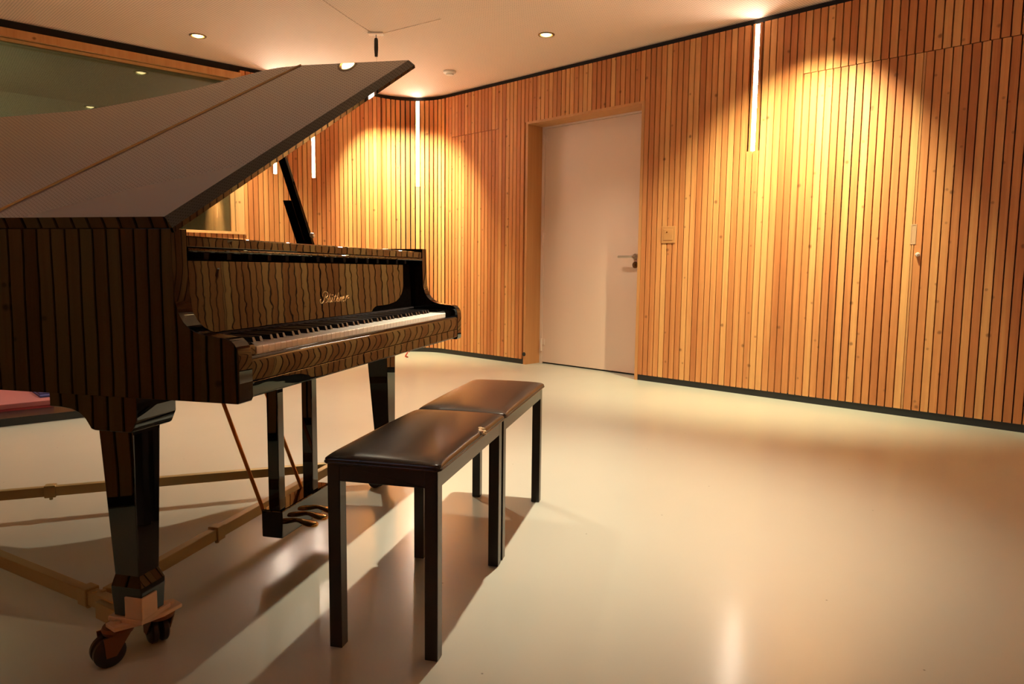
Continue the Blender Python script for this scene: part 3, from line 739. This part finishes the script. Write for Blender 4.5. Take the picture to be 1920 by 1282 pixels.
# ------------------------------------------------------------------ dolly under the piano
dl = empty('piano_dolly', PO, RZP, 'brass-coloured steel frame on casters under the piano legs', 'dolly')
def beam(f, a, b, w, z0, z1):
    a, b = Vector((*a,0)), Vector((*b,0)); d = (b-a).normalized(); n = Vector((-d.y,d.x,0))*w
    f.loft([[(p.x,p.y,z) for p in (a-n,b-n,b+n,a+n)] for z in (z0,z1)])
BEAMS = [((.02,.425),(1.22,.437)), ((1.16,.440),(.395,1.545)), ((-.028,.345),(.315,1.50))]
for a, b in BEAMS:
    f = MB(); beam(f, a, b, .0125, .071, .1035); f.build('frame_tube', M['dolly'], dl, bevel=.002)
for a, b, t_ in ((BEAMS[0][0],BEAMS[0][1],.345),(BEAMS[1][0],BEAMS[1][1],.70),(BEAMS[2][0],BEAMS[2][1],.105),(BEAMS[0][0],BEAMS[0][1],.8)):
    a, b = Vector(a), Vector(b); d = (b-a).normalized(); c = a + (b-a)*t_
    f = MB(); beam(f, c - d*.017, c + d*.017, .017, .067, .1085)
    f.lathe([(.0,.056),(.006,.056),(.006,.067)], (c.x, c.y, 0), 'z', 12, cap=False)
    f.build('clamp', M['dolly'], dl, bevel=.002)
def caster(cx, cy, swivel):
    cs = MB(); cs.lathe([(.0,.083),(.030,.083),(.033,.076),(.030,.068),(.0,.066)], (cx,cy,0), 'z', 20, cap=False)
    dx, dy = math.cos(swivel), math.sin(swivel); nx, ny = -dy, dx
    wx, wy = cx + dx*.022, cy + dy*.022
    for sg in (-1, 1):
        o = .0245*sg
        cs.loft([[(wx+nx*o+nx*q+dx*p, wy+ny*o+ny*q+dy*p, z) for p, q, z in ((-.040,-.0015,.070),(.014,-.0015,.070),(.010,-.0015,.026),(-.010,-.0015,.026))],
                 [(wx+nx*o+nx*q+dx*p, wy+ny*o+ny*q+dy*p, z) for p, q, z in ((-.040,.0015,.070),(.014,.0015,.070),(.010,.0015,.026),(-.010,.0015,.026))]])
    co = cs.build('caster', M['rust'], dl, smooth=35, label='rusty swivel caster')
    for sg in (-1, 1):
        w_ = MB(); rings = []
        for off, r in ((.002,.020),(.003,.029),(.0065,.0325),(.0155,.0325),(.019,.029),(.020,.020),(.0205,.008)):
            rings.append([(wx + nx*off*sg + dx*r*math.cos(2*PI*k/24), wy + ny*off*sg + dy*r*math.cos(2*PI*k/24), .0326 + r*math.sin(2*PI*k/24)) for k in range(24)])
        w_.loft(rings); w_.build('wheel', M['wheel'], co, smooth=40)
def corner_plate(a, b, lu, lv, sgn):
    a, b = Vector(a), Vector(b); d = (b-a).normalized(); n = Vector((-d.y, d.x))
    f = MB()
    P = [a - n*.020 - d*.018, a + n*.020 - d*.018, a + n*.034 + d*.03, b + n*.034 - d*.03, b + n*.020 + d*.018, b - n*.020 + d*.018, b - n*.034 - d*.03, a - n*.034 + d*.03]
    f.loft([[(p.x,p.y,z) for p in P] for z in (.0835,.0925)])
    f.box((lu-.012,lv-.012,.0925),(lu+.078,lv+.074,.104))
    f.build('corner_plate', M['creambracket'], dl, bevel=.002)
    f = MB()
    f.box((lu-.012 if sgn > 0 else lu+.066, lv-.014, .104),(lu-.004 if sgn > 0 else lu+.074, lv+.030, .152)); f.box((lu-.012, lv-.0145, .104) if sgn > 0 else (lu+.030, lv-.0145, .104), (lu+.034, lv-.0075, .152) if sgn > 0 else (lu+.074, lv-.0075, .152))
    f.build('leg_cup', M['creambracket'], dl, bevel=.0015, label='pale angle plate cupping the piano leg')
    for p in (a, b):
        q = MB(); q.lathe([(.0,.099),(.008,.099),(.009,.0925)], (p.x,p.y,0), 'z', 6, cap=False); q.build('bolt', M['creambracket'], dl)
corner_plate((-.095,.290),(.010,.245), -.082, .243, 1)
caster(-.085,.300, 2.6); caster(-.004,.262, 1.0)
f = MB(); beam(f, (-.045,.30), (-.012,.395), .028, .060, .1)
for q in ((.004,.42),(-.006,.435)): f.lathe([(.0,.1075),(.006,.1075),(.006,.1)], (q[0],q[1],0), 'z', 12, cap=False)
f.build('gusset', M['dolly'], dl, bevel=.002)
corner_plate((1.215,.245),(1.32,.290), 1.234, .243, -1)
caster(1.215,.262, 1.3); caster(1.31,.300, .5)
f = MB(); beam(f, (1.272,.30), (1.20,.43), .028, .060, .1); f.build('gusset', M['dolly'], dl, bevel=.002)
corner_plate((.29,1.60),(.41,1.60), .311, 1.553, 1)
caster(.29,1.60, 2.0); caster(.41,1.60, .8)
f = MB(); beam(f, (.35,1.59), (.35,1.50), .03, .060, .1); f.build('gusset', M['dolly'], dl, bevel=.002)

# ------------------------------------------------------------------ the two benches
def make_bench(name, u0, u1, v0, v1, label):
    """v0 < v1; origin at the floor below the bench centre"""
    cu, cv = (u0+u1)/2, (v0+v1)/2
    t = empty(name, pw(cu, cv, 0), RZP, label, 'bench', 'padded benches at the piano')
    hu, hv = (u1-u0)/2, (v1-v0)/2
    f = MB(); nx, ny = 40, 28; rows = []
    def prof(a): return max(0, 1-abs(a)**16)**.6*(.62+.38*(1-a*a))
    for j in range(ny+1):
        r = []
        for i in range(nx+1):
            a, b = -1 + 2*i/nx, -1 + 2*j/ny
            a_ = math.copysign(1-(1-abs(a))**1.9, a); b_ = math.copysign(1-(1-abs(b))**1.9, b)
            # rounded-corner footprint
            X, Y = a_*hu, b_*hv
            rc = .016; ex, ey = abs(X)-(hu-rc), abs(Y)-(hv-rc)
            if ex > 0 and ey > 0:
                l = math.hypot(ex, ey)
                if l > rc: X = math.copysign(hu-rc+ex*rc/l, X); Y = math.copysign(hv-rc+ey*rc/l, Y)
            z = .4435 + .0115*prof(a_)*prof(b_) - .0030*(abs(a_)**14 + abs(b_)**14)
            r.append(f.bm.verts.new((X,Y,z)))
        rows.append(r)
    for j in range(ny):
        for i in range(nx): f.face([rows[j][i], rows[j][i+1], rows[j+1][i+1], rows[j+1][i]])
    loop = rows[0][:] + [rows[j][nx] for j in range(1,ny+1)] + rows[ny][-2::-1] + [rows[j][0] for j in range(ny-1,0,-1)]
    prev = loop
    for ins, z in ((-.0015,.438),(-.002,.4335),(.001,.4285)):
        cur = [f.bm.verts.new((v.co.x*(1-ins/hu), v.co.y*(1-ins/hv), z)) for v in loop]
        for k in range(len(loop)): f.face([prev[k], prev[(k+1) % len(loop)], cur[(k+1) % len(loop)], cur[k]])
        prev = cur
    f.face(prev)
    seat = f.build('seat', M['leather'], t, smooth=60, label='worn dark brown leather pad')
    pts = []
    for (sx, sy, a_0) in ((1,1,0),(-1,1,90),(-1,-1,180),(1,-1,270)):
        for k in range(5):
            a = math.radians(a_0 + k*22.5); pts.append((sx*(hu-.015)+.0165*math.cos(a), sy*(hv-.015)+.0165*math.sin(a), .4305))
    f = MB(); f.tube(pts, .0028, 6, closed=True); f.build('piping', M['leather'], seat, smooth=60)
    f = MB(); i = .006; w = .026; A, B = hu-i, hv-i
    f.box((-A,-B,.388),(A,-B+w,.4285)); f.box((-A,B-w,.388),(A,B,.4285)); f.box((-A,-B+w,.388),(-A+w,B-w,.4285)); f.box((A-w,-B+w,.388),(A,B-w,.4285))
    f.build('apron', M['bench'], t, bevel=.0015)
    for sx in (-1,1):
        for sy in (-1,1):
            f = MB(); x0, x1 = sorted((sx*A, sx*(A-.030))); y0, y1 = sorted((sy*B, sy*(B-.030)))
            f.box((x0-.0003*(sx<0),y0-.0003*(sy<0),.0),(x1+.0003*(sx>0),y1+.0003*(sy>0),.3885 if False else .4283)); f.build('leg', M['bench'], t, bevel=.0015)
    return t, seat
b1, s1 = make_bench('piano_bench', .078, .643, -.378, -.108, 'nearer black bench with dark leather pad and a torn foam patch on its edge')
b2, s2 = make_bench('piano_bench', .652, 1.243, -.378, -.108, 'farther black bench with unbroken brown leather pad, end to end with the torn one')
f = MB(); random.seed(3)
for k in range(9):
    x = .055 + random.uniform(-.022,.022); y = -.1335 + random.uniform(-.004,.010); z = .445 + random.uniform(-.004,.004) - max(0,(-.131-y))*1.2
    r = random.uniform(.004,.0075)
    f.lathe([(.0,-r*.6),(r*.8,-r*.35),(r,0),(r*.7,r*.5),(.0,r*.62)], (x,y,z), 'z', 10, cap=False)
f.build('torn_patch', M['foam'], s1, smooth=60, label='torn patch of cream foam')

# ------------------------------------------------------------------ low platform with pink mat behind the piano, red cord
a = Vector((-2.688,3.718,0)); d = ld; n = ln
pf = empty('low_platform', a, math.atan2(d.y,d.x), 'low black platform on the floor behind the piano tail', 'platform')
f = MB(); f.box((-1.2,0,0),(.52,1.25,.043)); f.build('deck', M['platform'], pf, bevel=.004)
mt = empty('pink_mat', a + Vector((0,0,.043)), math.atan2(d.y,d.x), 'pink mat lying on the low black platform', 'mat')
f = MB(); f.box((-1.1,.225,.010),(.285,1.15,.040)); f.build('mat_top', M['mat'], mt, bevel=.004)
f = MB(); f.box((-1.1,.220,.0),(.285,1.15,.010)); f.build('mat_base', M['matside'], mt)
bc = empty('folded_cloth', a + d*.262 + n*.36 + Vector((0,0,.083)), math.atan2(d.y,d.x), 'small blue striped cloth folded on the corner of the pink mat', 'cloth')
for k in range(4):
    f = MB(); f.box((-.025,-.03+.006*k,.008*k),(.025,.25-.006*k,.008*k+.0075)); f.build('fold', M['bluecloth'] if k % 2 else M['navycloth'], bc, bevel=.002)
f = MB(); f.tube(catmull([(-1.03,6.90,.006),(-1.00,6.86,.006),(-1.015,6.83,.02),(-1.0,6.84,.05),(-1.01,6.87,.07),(-.99,6.90,.05)], 6), .006, 8)
tag(f.build('red_cord', M['red_cord'], smooth=60), 'short loop of red cord on the floor beyond the keyboard', 'cord')

# ------------------------------------------------------------------ camera, world, view
pi_, ro = .1016, -.01102
c, s = math.cos(pi_), math.sin(pi_)
A_ = Matrix(((1,0,0),(0,-s,-c),(0,c,-s)))
B_ = Matrix(((math.cos(ro),math.sin(ro),0),(-math.sin(ro),math.cos(ro),0),(0,0,1)))
R3 = B_ @ A_
right, down, fwd = R3[0], R3[1], R3[2]
cam = bpy.data.cameras.new('camera'); cam.sensor_width = 36; cam.lens = 1349.4/1920*36; cam.clip_start = .05
co = bpy.data.objects.new('camera', cam); COL.objects.link(co)
co.matrix_world = Matrix(((right[0],-down[0],-fwd[0],0),(right[1],-down[1],-fwd[1],0),(right[2],-down[2],-fwd[2],H),(0,0,0,1)))
S.camera = co
w = bpy.data.worlds.new('world'); S.world = w; w.use_nodes = True
w.node_tree.nodes['Background'].inputs[0].default_value = (.52,.66,1.0,1); w.node_tree.nodes['Background'].inputs[1].default_value = 5.0
S.view_settings.view_transform = 'Standard'; S.view_settings.look = 'None'; S.view_settings.gamma = 1
S.view_settings.exposure = 0.10; S.view_settings.use_curve_mapping = False
cy = S.cycles
cy.use_denoising = True
try: cy.denoiser = 'OPENIMAGEDENOISE'
except Exception: pass
cy.max_bounces = 12; cy.diffuse_bounces = 6; cy.glossy_bounces = 6; cy.sample_clamp_indirect = 40
